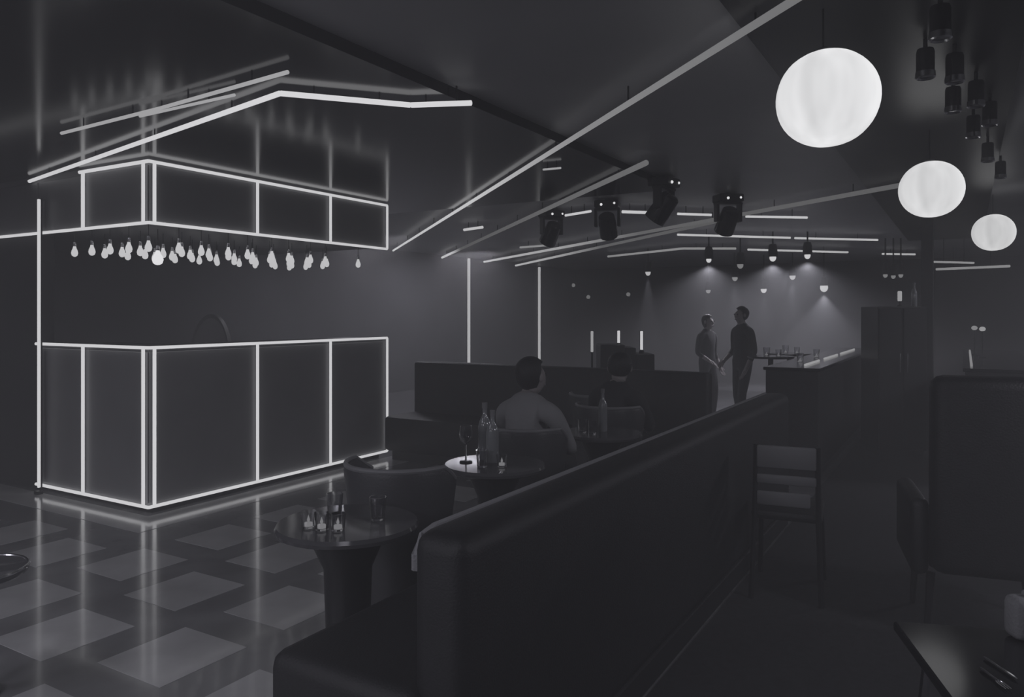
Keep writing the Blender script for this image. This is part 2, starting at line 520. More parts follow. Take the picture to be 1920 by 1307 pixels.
# vertical tubes on the left wall
for px, y0, y1, lab in ((879, 484, 684, 'upright wall light tube nearer to the bar'), (1011, 501, 684, 'upright wall light tube further from the bar')):
    a = at_x(px, y0, XW + 0.03); b = at_x(px, y1, XW + 0.03)
    a.z = min(a.z, ZC - 0.01)
    t = thing('wall_light_tube', (a.x, a.y, b.z), lab, 'light tube', 'upright tubes on the left wall')
    led((b, a), t, r=0.034 if px < 900 else 0.036, name='tube')
    MB().box(XW, XW + 0.012, a.y - 0.05, a.y + 0.05, b.z - 0.02, a.z).build('channel', M['black'], t)

# ================================================================== PAPER LANTERNS
def lantern(px, py, d, ztop, label, squash, tilt):
    c = at_depth(px, py, d)
    m = bpy.data.materials.new('lantern_shade_lit'); m.use_nodes = True
    nt = m.node_tree; nt.nodes.remove(nt.nodes['Principled BSDF'])
    e = nt.nodes.new('ShaderNodeEmission'); e.inputs['Color'].default_value = (0.985, 0.985, 1, 1)
    tc = nt.nodes.new('ShaderNodeTexCoord')
    wv = nt.nodes.new('ShaderNodeTexNoise'); wv.inputs['Scale'].default_value = 5.0; wv.inputs['Detail'].default_value = 2
    mp = nt.nodes.new('ShaderNodeMapping'); mp.inputs['Scale'].default_value = (1.6, 1.6, 0.18)
    rr = nt.nodes.new('ShaderNodeMapRange'); rr.inputs[1].default_value = 0.3; rr.inputs[2].default_value = 0.7
    rr.inputs[3].default_value = 0.74; rr.inputs[4].default_value = 0.98
    nt.links.new(tc.outputs['Object'], mp.inputs[0]); nt.links.new(mp.outputs[0], wv.inputs['Vector'])
    nt.links.new(wv.outputs['Fac'], rr.inputs[0]); nt.links.new(rr.outputs[0], e.inputs['Strength'])
    nt.links.new(e.outputs[0], nt.nodes['Material Output'].inputs['Surface'])
    R = 0.19
    t = thing('paper_lantern', c, label, 'lantern', 'paper lanterns')
    mb = MB(); n, mm = 48, 24
    for i in range(mm + 1):
        ph = math.pi * i / mm
        for k in range(n):
            a = 2 * math.pi * k / n
            rr_ = R * (1 + 0.012 * math.cos(12 * a) * math.sin(ph))
            ex = math.sin(ph) ** 0.92
            mb.v.append(Vector((rr_ * ex * math.cos(a) * 1.0, rr_ * ex * math.sin(a), -R * squash * math.cos(ph))))
    for i in range(mm):
        for k in range(n):
            k2 = (k + 1) % n
            mb.f.append([i * n + k, i * n + k2, (i + 1) * n + k2, (i + 1) * n + k])
    rot = Matrix.Rotation(TH, 4, 'Z') @ Matrix.Rotation(tilt, 4, 'Y')
    mb.xform(rot)
    mb.build('shade', m, t, smooth=True, local=True)
    ring = MB().lathe([(0.03, R * squash - 0.006), (0.034, R * squash + 0.004), (0.02, R * squash + 0.012), (0.004, R * squash + 0.014)], 16)
    ring.xform(rot).build('cap', M['black'], t, smooth=True, local=True)
    top = rot @ Vector((0, 0, R * squash + 0.012))
    MB().tube([top, Vector((top.x, top.y, ztop - c.z))], 0.004, 6).build('cord', M['black'], t, local=True)
lantern(1551, 185, 2.97, ZC - 0.05, 'largest round white paper lantern glowing at upper right', 0.97, -0.08)
lantern(1746, 355, 4.94, ZC - 0.05, 'middle-sized round white paper lantern of the three', 0.95, -0.06)
lantern(1863, 436, 7.6, ZC - 0.05, 'smallest and furthest round white paper lantern at right', 0.95, -0.04)

# ================================================================== SPOT LAMPS
# can spots on the black band
cs0 = thing('can_spot_lamp', (0, 0, 0), 'x', 'spot lamp', 'black can spots along the ceiling band')
MB().lathe([(0.012, 0.0), (0.012, -0.06)], 10).build('stem', M['black'], cs0, local=True)
MB().lathe([(0.02, -0.05), (0.045, -0.055), (0.05, -0.07), (0.05, -0.20), (0.046, -0.20)], 20).build('can', M['gloss'], cs0, smooth=True, local=True)
MB().lathe([(0.046, -0.176), (0.054, -0.178), (0.056, -0.208), (0.049, -0.214), (0.040, -0.205)], 20).build('rim', M['chrome'], cs0, smooth=True, local=True)
MB().lathe([(0.0005, -0.198), (0.044, -0.200)], 20).build('lens', M['gloss'], cs0, local=True)
first = True
canpos = [(1735, 160), (1787, 222), (1825, 268), (1852, 312), (1876, 342), (1763, 90), (1790, 168), (1830, 212), (1856, 246)]
names = ['nearest black can spot lamp of the inner ceiling row', 'second black can spot lamp of the inner ceiling row', 'third black can spot lamp of the inner ceiling row', 'fourth black can spot lamp of the inner ceiling row', 'furthest black can spot lamp of the inner ceiling row',
         'nearest black can spot lamp of the outer ceiling row', 'second black can spot lamp of the outer ceiling row', 'third black can spot lamp of the outer ceiling row', 'furthest black can spot lamp of the outer ceiling row']
for (px, py), lb in zip(canpos, names):
    p = at_z(px, py, ZC - 0.05 - 0.2)
    o = cs0 if first else copy_tree(cs0)
    first = False
    o.location = (p.x, p.y, ZC - 0.05); o['label'] = lb; o.scale = (0.72, 0.72, 0.8)

# moving heads hanging from the rear ceiling
mh0 = thing('moving_head_lamp', (0, 0, 0), 'x', 'stage lamp', 'moving head lamps on the ceiling')
MB().box(-0.13, 0.13, -0.10, 0.10, -0.10, -0.02, 0.015).build('base', M['black'], mh0, local=True)
MB().tube([(0, 0, 0.0), (0, 0, -0.03)], 0.03, 10).build('clamp', M['chrome'], mh0, local=True)
yk = MB()
yk.box(-0.14, -0.11, -0.04, 0.04, -0.30, -0.10, 0.008); yk.box(0.11, 0.14, -0.04, 0.04, -0.30, -0.10, 0.008)
yk.box(-0.14, 0.14, -0.05, 0.05, -0.125, -0.10, 0.008)
yk.build('yoke', M['black'], mh0, local=True)
hd = MB().lathe([(0.06, 0.12), (0.085, 0.10), (0.095, 0.02), (0.10, -0.10), (0.10, -0.15), (0.085, -0.152)], 20)
hd.xform(Matrix.Translation((0, 0, -0.27)) @ Matrix.Rotation(0.7, 4, 'X')).build('head', M['gloss'], mh0, smooth=True, local=True)
ln = MB().lathe([(0.0005, -0.160), (0.05, -0.155), (0.083, -0.149)], 20)
ln.xform(Matrix.Translation((0, 0, -0.27)) @ Matrix.Rotation(0.7, 4, 'X')).build('lens', M['grey_plastic'], mh0, smooth=True, local=True)
MB().ball((0.09, -0.10, -0.06), 0.012).build('highlight_bead', M['spot_lens'], mh0, smooth=True, local=True)  # glowing beads added as the small bright highlights on the housing
MB().ball((-0.05, -0.102, -0.07), 0.014).build('highlight_bead', M['spot_lens'], mh0, smooth=True, local=True)
first = True
for (px, py, rz, lb) in ((1034, 424, 0.5, 'moving head lamp leftmost on the rear ceiling'), (1139, 408, -0.3, 'moving head lamp second from left on the ceiling'),
                         (1245, 372, 0.9, 'moving head lamp third from left, hanging a little nearer'), (1365, 398, 0.2, 'moving head lamp rightmost with bright highlights')):
    p = at_z(px, py, ZC - 0.2)
    o = mh0 if first else copy_tree(mh0)
    first = False
    o.location = (p.x, p.y, ZC); o.rotation_euler = (0, 0, TH + rz); o['label'] = lb

# small rear spots, some throwing a cone into the haze
def rear_spot(px, py, d, lens, label, watts=0, rlens=0.035, cone=36):
    p = at_depth(px, py, d)
    t = thing('rear_spot_lamp', (p.x, p.y, ZC), label, 'spot lamp', 'small spot lamps at the rear')
    h = p.z - ZC; kc = 0.55 if rlens < 0.036 else 1.0
    MB().tube([(0, 0, 0), (0, 0, h + 0.2)], 0.012, 8).build('rod', M['black'], t, local=True)
    MB().lathe([(0.02 * kc, h + 0.21), (0.05 * kc, h + 0.2), (0.065 * kc, h + 0.14), (0.07 * kc, h + 0.012), (0.06 * kc, h + 0.012)], 16).build('can', M['black'], t, smooth=True, local=True)
    MB().ball((0, 0, h), rlens, rlens, rlens * 1.2).build('lens', lens, t, smooth=True, local=True)
    if watts:
        d_ = bpy.data.lights.new('rear_spot_light', 'SPOT')
        d_.energy = watts; d_.spot_size = math.radians(cone); d_.spot_blend = 0.6; d_.shadow_soft_size = 0.03; d_.color = TINT
        l = bpy.data.objects.new('rear_spot_light', d_); COL.objects.link(l)
        l.location = (p.x, p.y, p.z - rlens * 1.2 - 0.05)
rear_spot(1215, 511, 14.5, M['led'], 'rear spot lamp throwing a misty cone left of the standing people', 90, 0.05, 34)
rear_spot(1378, 521, 15.5, M['led_soft'], 'rear spot lamp with soft cone above the standing man', 70, 0.055, 34)
rear_spot(1486, 518, 15.5, M['led'], 'rear spot lamp with bright cone at centre right', 110, 0.06, 40)
rear_spot(1328, 545, 16.5, M['led_soft'], 'dim low rear spot lamp above the shorter person', 30, 0.05, 40)
rear_spot(1432, 543, 16.0, M['spot_lens'], 'low rear spot lamp between the two misty cones', 40, 0.06, 50)
rear_spot(1545, 539, 15.0, M['spot_lens'], 'brightest rear spot lamp flaring low at right', 150, 0.075, 100)
for (px, py, d, ml, lb, rl) in ((1329, 487, 12.0, 'spot_lens', 'small white spot left under the rear tubes', 0.04), (1388, 497, 12.5, 'dim_lens', 'dim small spot second under the rear tubes', 0.05),
                        (1449, 483, 11.5, 'spot_lens', 'bright tilted spot third under the rear tubes', 0.05), (1514, 479, 11.5, 'spot_lens', 'bright spot rightmost under the rear tubes', 0.045),
                        (1660, 516, 12.5, 'dim_lens', 'first of three tiny spots above the cabinet', 0.035), (1675, 518, 12.5, 'dim_lens', 'middle of three tiny spots above the cabinet', 0.035), (1689, 516, 12.5, 'dim_lens', 'last of three tiny spots above the cabinet', 0.035)):
    rear_spot(px, py, d, M[ml], lb, 85 if ml == 'spot_lens' else 0, rl, 150)

# ================================================================== SEATING
sofa = thing('banquette_sofa', (-1.35, 3.7, 0), 'long dark padded banquette sofa running away from the viewer', 'sofa')
SY0, SY1 = 1.58, 5.78
MB().box(-1.75, -1.10, SY0 + 0.02, SY1 - 0.02, 0.0, 0.12, 0.01).build('base', M['plinth'], sofa)
MB().box(-1.76, -1.22, SY0 - 0.03, SY1, 0.12, 0.54, 0.05, 3).build('seat', M['velvet'], sofa, smooth=True)
bk = MB().box(-1.27, -1.09, SY0 + 0.02, SY1, 0.12, 0.95, 0.055, 4)
bk.build('backrest', M['velvet'], sofa, smooth=True)
MB().tube([(-1.262, SY0 + 0.045, 0.84), (-1.262, SY0 + 0.045, 0.88), (-1.258, SY0 + 0.07, 0.925), (-1.254, SY0 + 0.12, 0.938), (-1.254, SY1 - 0.06, 0.938)], 0.014, 8).build('pale_rim', M['linen'], sofa, smooth=True)  # pale strip added as the lit highlight along the backrest edge

low = thing('low_banquette', (-3.6, 6.7, 0), 'low dark upholstered banquette wall between bar end and sofa end', 'banquette')
MB().box(-5.2, -1.95, 6.64, 6.82, 0.0, 1.0, 0.03, 2).build('backrest', M['leather'], low, smooth=True)
MB().box(-5.2, -1.95, 6.14, 6.64, 0.10, 0.46, 0.04, 2).build('seat', M['leather'], low, smooth=True)
MB().box(-5.15, -2.0, 6.22, 6.64, 0.0, 0.10).build('plinth', M['plinth'], low)

# tub chairs
def tub_chair_proto():
    t = thing('tub_chair', (0, 0, 0), 'x', 'chair', 'tub chairs by the small tables')
    n = 26; mb = MB()
    prof = []
    for k in range(n + 1):
        a = math.pi * (1.0 + k / n) if False else math.radians(-200 + 220 * k / n)
        prof.append(a)
    # shell: outer and inner rings, wider at the top
    def ring(r, z, top):
        return [Vector((r * 1.08 * math.cos(a), r * math.sin(a), z)) for a in prof]
    levels = [(0.19, 0.22, 0.16), (0.225, 0.45, 0.185), (0.255, 0.70, 0.215), (0.27, 0.83, 0.235), (0.262, 0.852, 0.245)]
    outs = [ring(o, z, 0) for o, z, i in levels]; ins = [ring(i, z, 0) for o, z, i in levels]
    # arms drop towards the front
    for rs in (outs, ins):
        for li, rg in enumerate(rs):
            for k, v in enumerate(rg):
                f = max(0.0, (v.y + 0.02) / 0.25)
                v.z -= 0.16 * f * (li / 4.0)
    for seq, flip in ((outs, False), (ins, True)):
        b = len(mb.v)
        for rg in seq: mb.v += rg
        for i in range(len(seq) - 1):
            for k in range(n):
                q = [b + i * (n + 1) + k, b + i * (n + 1) + k + 1, b + (i + 1) * (n + 1) + k + 1, b + (i + 1) * (n + 1) + k]
                mb.f.append(q[::-1] if flip else q)
    L = len(levels); w_ = n + 1
    for k in range(n):
        mb.f.append([(L - 1) * w_ + k, (L - 1) * w_ + k + 1, L * w_ + (L - 1) * w_ + k + 1, L * w_ + (L - 1) * w_ + k])
        mb.f.append([k, L * w_ + k, L * w_ + k + 1, k + 1])
    for k in (0, n):
        for i in range(L - 1):
            q = [i * w_ + k, (i + 1) * w_ + k, L * w_ + (i + 1) * w_ + k, L * w_ + i * w_ + k]
            mb.f.append(q if k else q[::-1])
    mb.build('backrest', M['chair'], t, smooth=True, local=True)
    MB().lathe([(0.01, 0.30), (0.16, 0.30), (0.185, 0.33), (0.19, 0.43), (0.17, 0.46), (0.01, 0.47)], 24).build('seat', M['chair'], t, smooth=True, local=True)
    MB().tube([(a_, b_, c_) for a_, b_, c_ in [(0.26 * 1.08 * math.cos(a), 0.26 * math.sin(a), 0.855 - 0.16 * max(0, (0.26 * math.sin(a) + 0.02) / 0.25)) for a in prof]], 0.012, 8).build('pale_rim', M['grey_plastic'], t, smooth=True, local=True)
    for sx in (-1, 1):
        for sy in (-1, 1):
            MB().tube([(sx * 0.13, sy * 0.12, 0.32), (sx * 0.17, sy * 0.16, 0.0)], [0.018, 0.011], 8).build('leg', M['black'], t, smooth=True, local=True)
    return t
tc0 = tub_chair_proto()
chairs = [(-2.20, 2.72, 0.05, 1.0, 'nearest dark tub chair beside the first small table'), (-2.27, 3.98, 0.0, 1.0, 'second dark tub chair, under the pale-shirted person'),
          (-2.25, 5.20, -0.05, 1.0, 'third dark tub chair with light-catching rim'), (-2.30, 6.20, 0.04, 0.95, 'furthest dark tub chair in front of the low banquette')]
for i, (x, y, rz, s_, lb) in enumerate(chairs):
    o = tc0 if i == 0 else copy_tree(tc0)
    o.location = (x, y if i < 3 else 5.86, 0); o.rotation_euler = (0, 0, rz); o['label'] = lb; o.scale = (0.88, 0.95, 1.0)
    if i == 3: o.location = (-2.62, 5.84, 0)

# small round tables
tb0 = thing('round_table', (0, 0, 0), 'x', 'table', 'small round tables along the sofa')
MB().lathe([(0.01, 0.715), (0.245, 0.715), (0.262, 0.722), (0.265, 0.735), (0.258, 0.748), (0.01, 0.75)], 40).build('table_top', M['wood'], tb0, smooth=True, local=True)
MB().lathe([(0.13, 0.02), (0.10, 0.10), (0.08, 0.3), (0.09, 0.58), (0.15, 0.715)], 20).build('pedestal', M['black'], tb0, smooth=True, local=True)
MB().lathe([(0.18, 0.0), (0.18, 0.012), (0.15, 0.025), (0.05, 0.035)], 28).build('foot', M['black'], tb0, smooth=True, local=True)
tables = [(-1.985, 2.14, 'nearest small round table left of the sofa end'), (-2.10, 3.36, 'second small round table behind the nearest tub chair'),
          (-2.05, 4.60, 'third small round table behind the second tub chair')]
for i, (x, y, lb) in enumerate(tables):
    o = tb0 if i == 0 else copy_tree(tb0)
    o.location = (x, y, 0); o['label'] = lb

# glassware
def tumbler(x, y, z, label, r=0.032, h=0.085, group=None):
    t = MB().lathe([(r * 0.8, 0.0), (r, h), (r * 0.93, h), (r * 0.74, 0.008), (0.001, 0.007)], 16).xform(Matrix.Translation((x, y, z))).build('tumbler', M['glass'], None, smooth=True)
    return tag(t, label, 'glass', group)
def candle(x, y, z, label, group=None, r=0.028, h=0.06):
    t = thing('candle_glass', (x, y, z), label, 'candle', group)
    MB().lathe([(r * 0.85, 0.0), (r, h), (r * 0.93, h), (r * 0.78, 0.006), (0.001, 0.005)], 14).build('glass', M['glass'], t, smooth=True, local=True)
    MB().lathe([(0.015, 0.006), (0.015, 0.018), (0.003, 0.02), (0.006, 0.028), (0.0005, 0.045)], 10).build('flame', M['candle'], t, smooth=True, local=True)
    return t
def bottle(x, y, z, label, r=0.036, h=0.30):
    t = thing('bottle', (x, y, z), label, 'bottle')
    MB().lathe([(r * 0.9, 0.0), (r, 0.01), (r, h * 0.58), (r * 0.8, h * 0.68), (r * 0.36, h * 0.78), (r * 0.34, h * 0.94)], 16).build('body', M['bottle'], t, smooth=True, local=True)
    MB().lathe([(r * 0.4, h * 0.90), (r * 0.42, h), (0.002, h * 1.005)], 12).build('cap', M['grey_plastic'], t, smooth=True, local=True)
    return t
def stem_glass(x, y, z, label, h=0.19):
    t = thing('wine_glass', (x, y, z), label, 'glass')
    MB().lathe([(0.034, 0.0), (0.034, 0.004), (0.006, 0.01)], 16).build('foot', M['glass'], t, smooth=True, local=True)
    MB().lathe([(0.005, 0.01), (0.004, h * 0.48)], 10).build('stem', M['glass'], t, smooth=True, local=True)
    MB().lathe([(0.005, h * 0.48), (0.03, h * 0.6), (0.037, h * 0.78), (0.030, h), (0.028, h), (0.034, h * 0.78), (0.027, h * 0.62), (0.002, h * 0.5)], 16).build('bowl', M['glass'], t, smooth=True, local=True)
    return t
zt = 0.7505
candle(-2.045, 2.00, zt, 'leftmost small candle glass on the nearest table')
candle(-1.985, 2.005, zt, 'middle small candle glass on the nearest table')
candle(-1.93, 2.03, zt, 'rightmost small candle glass on the nearest table')
tumbler(-2.08, 2.17, zt, 'clear tumbler at the left of the nearest table')
tumbler(-1.90, 2.21, zt, 'clear tumbler at the right of the nearest table')
bottle(-2.20, 3.42, zt, 'tall bottle at left of the second round table')
bottle(-2.12, 3.37, zt, 'bottle beside the tall one on the second round table', 0.034, 0.27)
stem_glass(-2.24, 3.30, zt, 'wine glass at the left edge of the second round table')
tumbler(-2.10, 3.24, zt, 'tumbler at the front of the second round table')
candle(-2.02, 3.30, zt, 'candle glass on the second round table')
tumbler(-2.15, 4.52, zt, 'left tumbler on the third round table')
tumbler(-2.07, 4.50, zt, 'right tumbler on the third round table')
bottle(-2.05, 4.62, zt, 'slim bottle on the third round table', 0.03, 0.28)

# ================================================================== PEOPLE
def person(label, loc, rz, J, rad, top_mat, leg_mat, hair_len, name='person'):
    """one skinned figure: J joint positions, bones as edges; clothing by region"""
    t = thing(name, loc, label, 'person', None, rz)
    verts = []; radii = []; idx = {}; edges = []; reg = []
    def V(k, p, r, g):
        idx[k] = len(verts); verts.append(Vector(p)); radii.append(r); reg.append(g)
    def E(a, b): edges.append((idx[a], idx[b]))
    S = rad
    V('pelvis', J['pelvis'], 0.135 * S, 'leg'); V('belly', Vector(J['pelvis']).lerp(Vector(J['chest']), 0.5), 0.120 * S, 'top')
    V('chest', J['chest'], 0.135 * S, 'top'); V('collar', J['collar'], 0.085 * S, 'top'); V('neck', Vector(J['collar']).lerp(Vector(J['head']), 0.45), 0.052 * S, 'skin')
    hd_ = Vector(J['head']); fw = Vector(J['face']).normalized()
    V('jaw', hd_ + Vector((0, 0, -0.045)) + fw * 0.018, 0.066 * S, 'skin'); V('head', hd_ + Vector((0, 0, 0.03)), 0.084 * S, 'skin'); V('crown', hd_ + Vector((0, 0, 0.085)) - fw * 0.01, 0.058 * S, 'skin')
    V('nose', hd_ + fw * 0.098 + Vector((0, 0, -0.005)), 0.012 * S, 'skin')
    E('pelvis', 'belly'); E('belly', 'chest'); E('chest', 'collar'); E('collar', 'neck'); E('neck', 'jaw'); E('jaw', 'head'); E('head', 'crown'); E('head', 'nose')
    for sd in ('l', 'r'):
        V('sh' + sd, J['sh' + sd], 0.066 * S, 'top'); V('el' + sd, J['el' + sd], 0.045 * S, 'top'); V('wr' + sd, J['wr' + sd], 0.028 * S, 'skin')
        E('collar', 'sh' + sd); E('sh' + sd, 'el' + sd); E('el' + sd, 'wr' + sd)
        hw = Vector(J['wr' + sd]); hdv = (hw - Vector(J['el' + sd])).normalized()
        side = hdv.cross(Vector((0, 0, 1)))
        side = side.normalized() if side.length > 0.2 else Vector((0, 1, 0))
        V('pm' + sd, hw + hdv * 0.06, 0.030 * S, 'skin'); E('wr' + sd, 'pm' + sd)
        dn = Vector((0, 0, -1)) if abs(hdv.z) < 0.7 else Vector((0, 0.5, 0))
        for q, (o1, ln_) in enumerate(((-0.030, 0.062), (-0.010, 0.075), (0.011, 0.07), (0.030, 0.055))):
            a_ = hw + hdv * 0.085 + side * o1
            b_ = a_ + hdv * ln_ * 0.5 + dn * 0.008; c_ = b_ + hdv * ln_ * 0.4 + dn * 0.022
            V(f'f{sd}{q}a', a_, 0.010, 'skin'); V(f'f{sd}{q}b', b_, 0.009, 'skin'); V(f'f{sd}{q}c', c_, 0.008, 'skin')
            E('pm' + sd, f'f{sd}{q}a'); E(f'f{sd}{q}a', f'f{sd}{q}b'); E(f'f{sd}{q}b', f'f{sd}{q}c')
        sg = -1 if sd == 'l' else 1
        V('th' + sd, hw + hdv * 0.035 + side * 0.042 * sg, 0.011, 'skin'); V('tt' + sd, hw + hdv * 0.075 + side * 0.055 * sg + dn * 0.01, 0.009, 'skin')
        E('wr' + sd, 'th' + sd); E('th' + sd, 'tt' + sd)
        V('hp' + sd, J['hp' + sd], 0.095 * S, 'leg'); V('kn' + sd, J['kn' + sd], 0.062 * S, 'leg'); V('an' + sd, J['an' + sd], 0.042 * S, 'leg')
        V('to' + sd, J['to' + sd], 0.034 * S, 'shoe')
        E('pelvis', 'hp' + sd); E('hp' + sd, 'kn' + sd); E('kn' + sd, 'an' + sd); E('an' + sd, 'to' + sd)
    me = bpy.data.meshes.new('body_cage'); me.from_pydata([tuple(v) for v in verts], edges, [])
    o = bpy.data.objects.new('body_cage', me); COL.objects.link(o)
    o.modifiers.new('skin', 'SKIN'); sub = o.modifiers.new('sub', 'SUBSURF'); sub.levels = 2; sub.render_levels = 2
    sk = me.skin_vertices[0].data
    for i, r in enumerate(radii):
        sk[i].radius = (r, r); sk[i].use_root = (i == 0)
    o.modifiers['skin'].use_smooth_shade = True
    dg = bpy.context.evaluated_depsgraph_get(); dg.update()
    bme = bpy.data.meshes.new_from_object(o.evaluated_get(dg))
    bpy.data.objects.remove(o); bpy.data.meshes.remove(me)
    bme.materials.clear()
    for m in (M['skin'], top_mat, leg_mat, M['black']): bme.materials.append(m)
    mi = {'skin': 0, 'top': 1, 'leg': 2, 'shoe': 3}
    for p in bme.polygons:
        best, bi = 1e9, 0
        for (a, b) in edges:
            A, B = verts[a], verts[b]; AB = B - A
            u = max(0, min(1, (p.center - A).dot(AB) / AB.length_squared))
            dd = (p.center - A - AB * u).length - (radii[a] * (1 - u) + radii[b] * u)
            if dd < best: best = dd; bi = a if u < 0.5 else b
        p.material_index = mi[reg[bi]]; p.use_smooth = True
    body = bpy.data.objects.new('body', bme); COL.objects.link(body); body.parent = t
    hmb = MB()
    hmb.ball((0, 0, 0), 0.093 * S, 0.100 * S, 0.095 * S, 20, 14)
    vv = []
    for v in hmb.v:
        v = Vector(v)
        if v.y > 0.02 and v.z < 0.045: v.y = 0.02 + (v.y - 0.02) * 0.15; v.z = max(v.z, 0.02); v.x *= 0.9
        if v.y <= 0.02 and v.z < -0.01: v.z = v.z * hair_len
        vv.append(v)
    hmb.v = vv
    ang = math.atan2(-fw.x, fw.y)
    hmb.xform(Matrix.Translation(hd_ + Vector((0, 0, 0.042)) - fw * 0.012) @ Matrix.Rotation(ang, 4, 'Z'))
    hmb.build('hair', M['hair'], t, smooth=True, local=True)
    sdv = fw.cross(Vector((0, 0, 1))).normalized()
    for sx in (-1, 1):
        em = MB().ball(hd_ + fw * 0.078 + sdv * 0.031 * sx + Vector((0, 0, 0.022)), 0.011)
        em.build('eye', M['gloss'], t, smooth=True, local=True)
    mth = MB().box(-0.022, 0.022, -0.004, 0.004, -0.004, 0.004, 0.002, 1)
    mth.xform(Matrix.Translation(hd_ + fw * 0.083 + Vector((0, 0, -0.048))) @ Matrix.Rotation(ang, 4, 'Z')).build('mouth', M['dark_cloth'], t, local=True)
    for sx in (-1, 1):
        er = MB().ball(hd_ + sdv * 0.084 * S * sx + Vector((0, 0, 0.01)), 0.010, 0.018, 0.028, 10, 8)
        er.build('ear', M['skin'], t, smooth=True, local=True)
    return t

def seated(label, loc, rz, lean, top_mat, face, hair_len, zs=0.47):
    # local: faces +y
    lx = lean
    J = dict(pelvis=(0, -0.02, zs + 0.09), chest=(0, 0.02 + lx * 0.5, zs + 0.36), collar=(0, 0.03 + lx, zs + 0.50), head=(0, 0.07 + lx * 1.35, zs + 0.66), face=face,
             shl=(-0.175, 0.03 + lx, zs + 0.455), shr=(0.175, 0.03 + lx, zs + 0.455), ell=(-0.225, 0.16 + lx, zs + 0.24), elr=(0.225, 0.16 + lx, zs + 0.24),
             wrl=(-0.12, 0.33 + lx, zs + 0.20), wrr=(0.12, 0.33 + lx, zs + 0.20), hpl=(-0.09, 0.02, zs + 0.08), hpr=(0.09, 0.02, zs + 0.08),
             knl=(-0.11, 0.36, zs + 0.06), knr=(0.11, 0.36, zs + 0.06), anl=(-0.10, 0.33, 0.085), anr=(0.10, 0.33, 0.085), tol=(-0.11, 0.45, 0.036), tor=(0.11, 0.45, 0.036))
    return person(label, loc, rz, J, 1.0, top_mat, M['dark_cloth'], hair_len)
def standing(label, loc, rz, H, top_mat, face=(0, 1, 0), hair_len=1.2, step=0.05):
    k = H / 1.72
    J = dict(pelvis=(0, 0, 0.93), chest=(0, 0.0, 1.22), collar=(0, 0.0, 1.40), head=(0, 0.02, 1.575), face=face,
             shl=(-0.185, 0, 1.36), shr=(0.185, 0, 1.36), ell=(-0.24, -0.03, 1.09), elr=(0.24, -0.02, 1.09), wrl=(-0.22, 0.09, 0.86), wrr=(0.17, 0.16, 0.97),
             hpl=(-0.09, 0, 0.88), hpr=(0.09, 0, 0.88), knl=(-0.10, 0.03 + step, 0.48), knr=(0.10, 0.02, 0.48), anl=(-0.10, step, 0.085), anr=(0.10, -step, 0.085), tol=(-0.115, 0.13 + step, 0.036), tor=(0.115, 0.13 - step, 0.036))
    J = {a: (b if a == 'face' else tuple(c * k for c in b)) for a, b in J.items()}
    return person(label, loc, rz, J, k, top_mat, M['dark_cloth'], hair_len)
seated('person in a pale shirt seated in the second tub chair', (-2.27, 3.96, 0), 0.0, 0.02, M['pale_cloth'], (0.35, 1, 0.0), 1.25)
seated('person leaning forward in the third tub chair', (-2.25, 5.18, 0), 0.0, 0.10, M['dark_cloth'], (-0.4, 1, -0.1), 1.1, 0.44)
pa = at_depth(1392, 600, 10.0); standing('person in dark clothes standing tallest in the misty rear', (pa.x, pa.y, 0.0), 2.4, 1.63, M['dark_cloth'])
pb = at_depth(1326, 600, 11.0); standing('shorter person in dark clothes standing left of the tallest one', (pb.x, pb.y, 0.0), -1.9, 1.52, M['dark_cloth'], hair_len=1.6)

# ================================================================== DJ DESK AND REAR FURNITURE
def q(px, py, d): return at_depth(px, py, d)
dj = q(1172, 650, 9.2)
desk = thing('stepped_cabinet', (dj.x, dj.y, 0), 'dark stepped equipment cabinet behind the low banquette', 'cabinet')
RZ = Matrix.Rotation(TH, 4, 'Z')
MB().box(-0.32, -0.03, -0.2, 0.25, 0.0, 1.155, 0.01).xform(RZ).build('tall_unit', M['black'], desk, local=True)
MB().box(-0.03, 0.10, -0.2, 0.25, 0.0, 1.12, 0.01).xform(RZ).build('middle_unit', M['black'], desk, local=True)
MB().box(0.10, 0.32, -0.2, 0.25, 0.0, 1.045, 0.01).xform(RZ).build('low_unit', M['black'], desk, local=True)
for px, y0, y1, lb, m in ((1110, 621, 662, 'broken-looking short light stick left of the stepped cabinet', 'led_soft'), (1160, 620, 646, 'middle short light stick on the stepped cabinet', 'led'), (1203, 621, 659, 'right short light stick on the stepped cabinet', 'led')):
    a = q(px, y0, 9.15); b = q(px, y1, 9.15)
    t = thing('light_stick', (b.x, b.y, b.z), lb, 'light tube', 'light sticks by the stepped cabinet')
    led((b + Vector((0, 0, 0.012)), a), t, m, 'tube', 0.016)
    if px == 1110:
        MB().lathe([(0.05, -b.z), (0.05, -b.z + 0.015), (0.012, -b.z + 0.03), (0.012, 0.012)], 14).build('stand', M['black'], t, smooth=True, local=True)
    else:
        MB().lathe([(0.035, (1.155 if px < 1180 else 1.045) - b.z if px < 1180 else 1.045 - b.z), (0.03, 0.006), (0.018, 0.02)], 14).build('holder', M['black'], t, smooth=True, local=True)

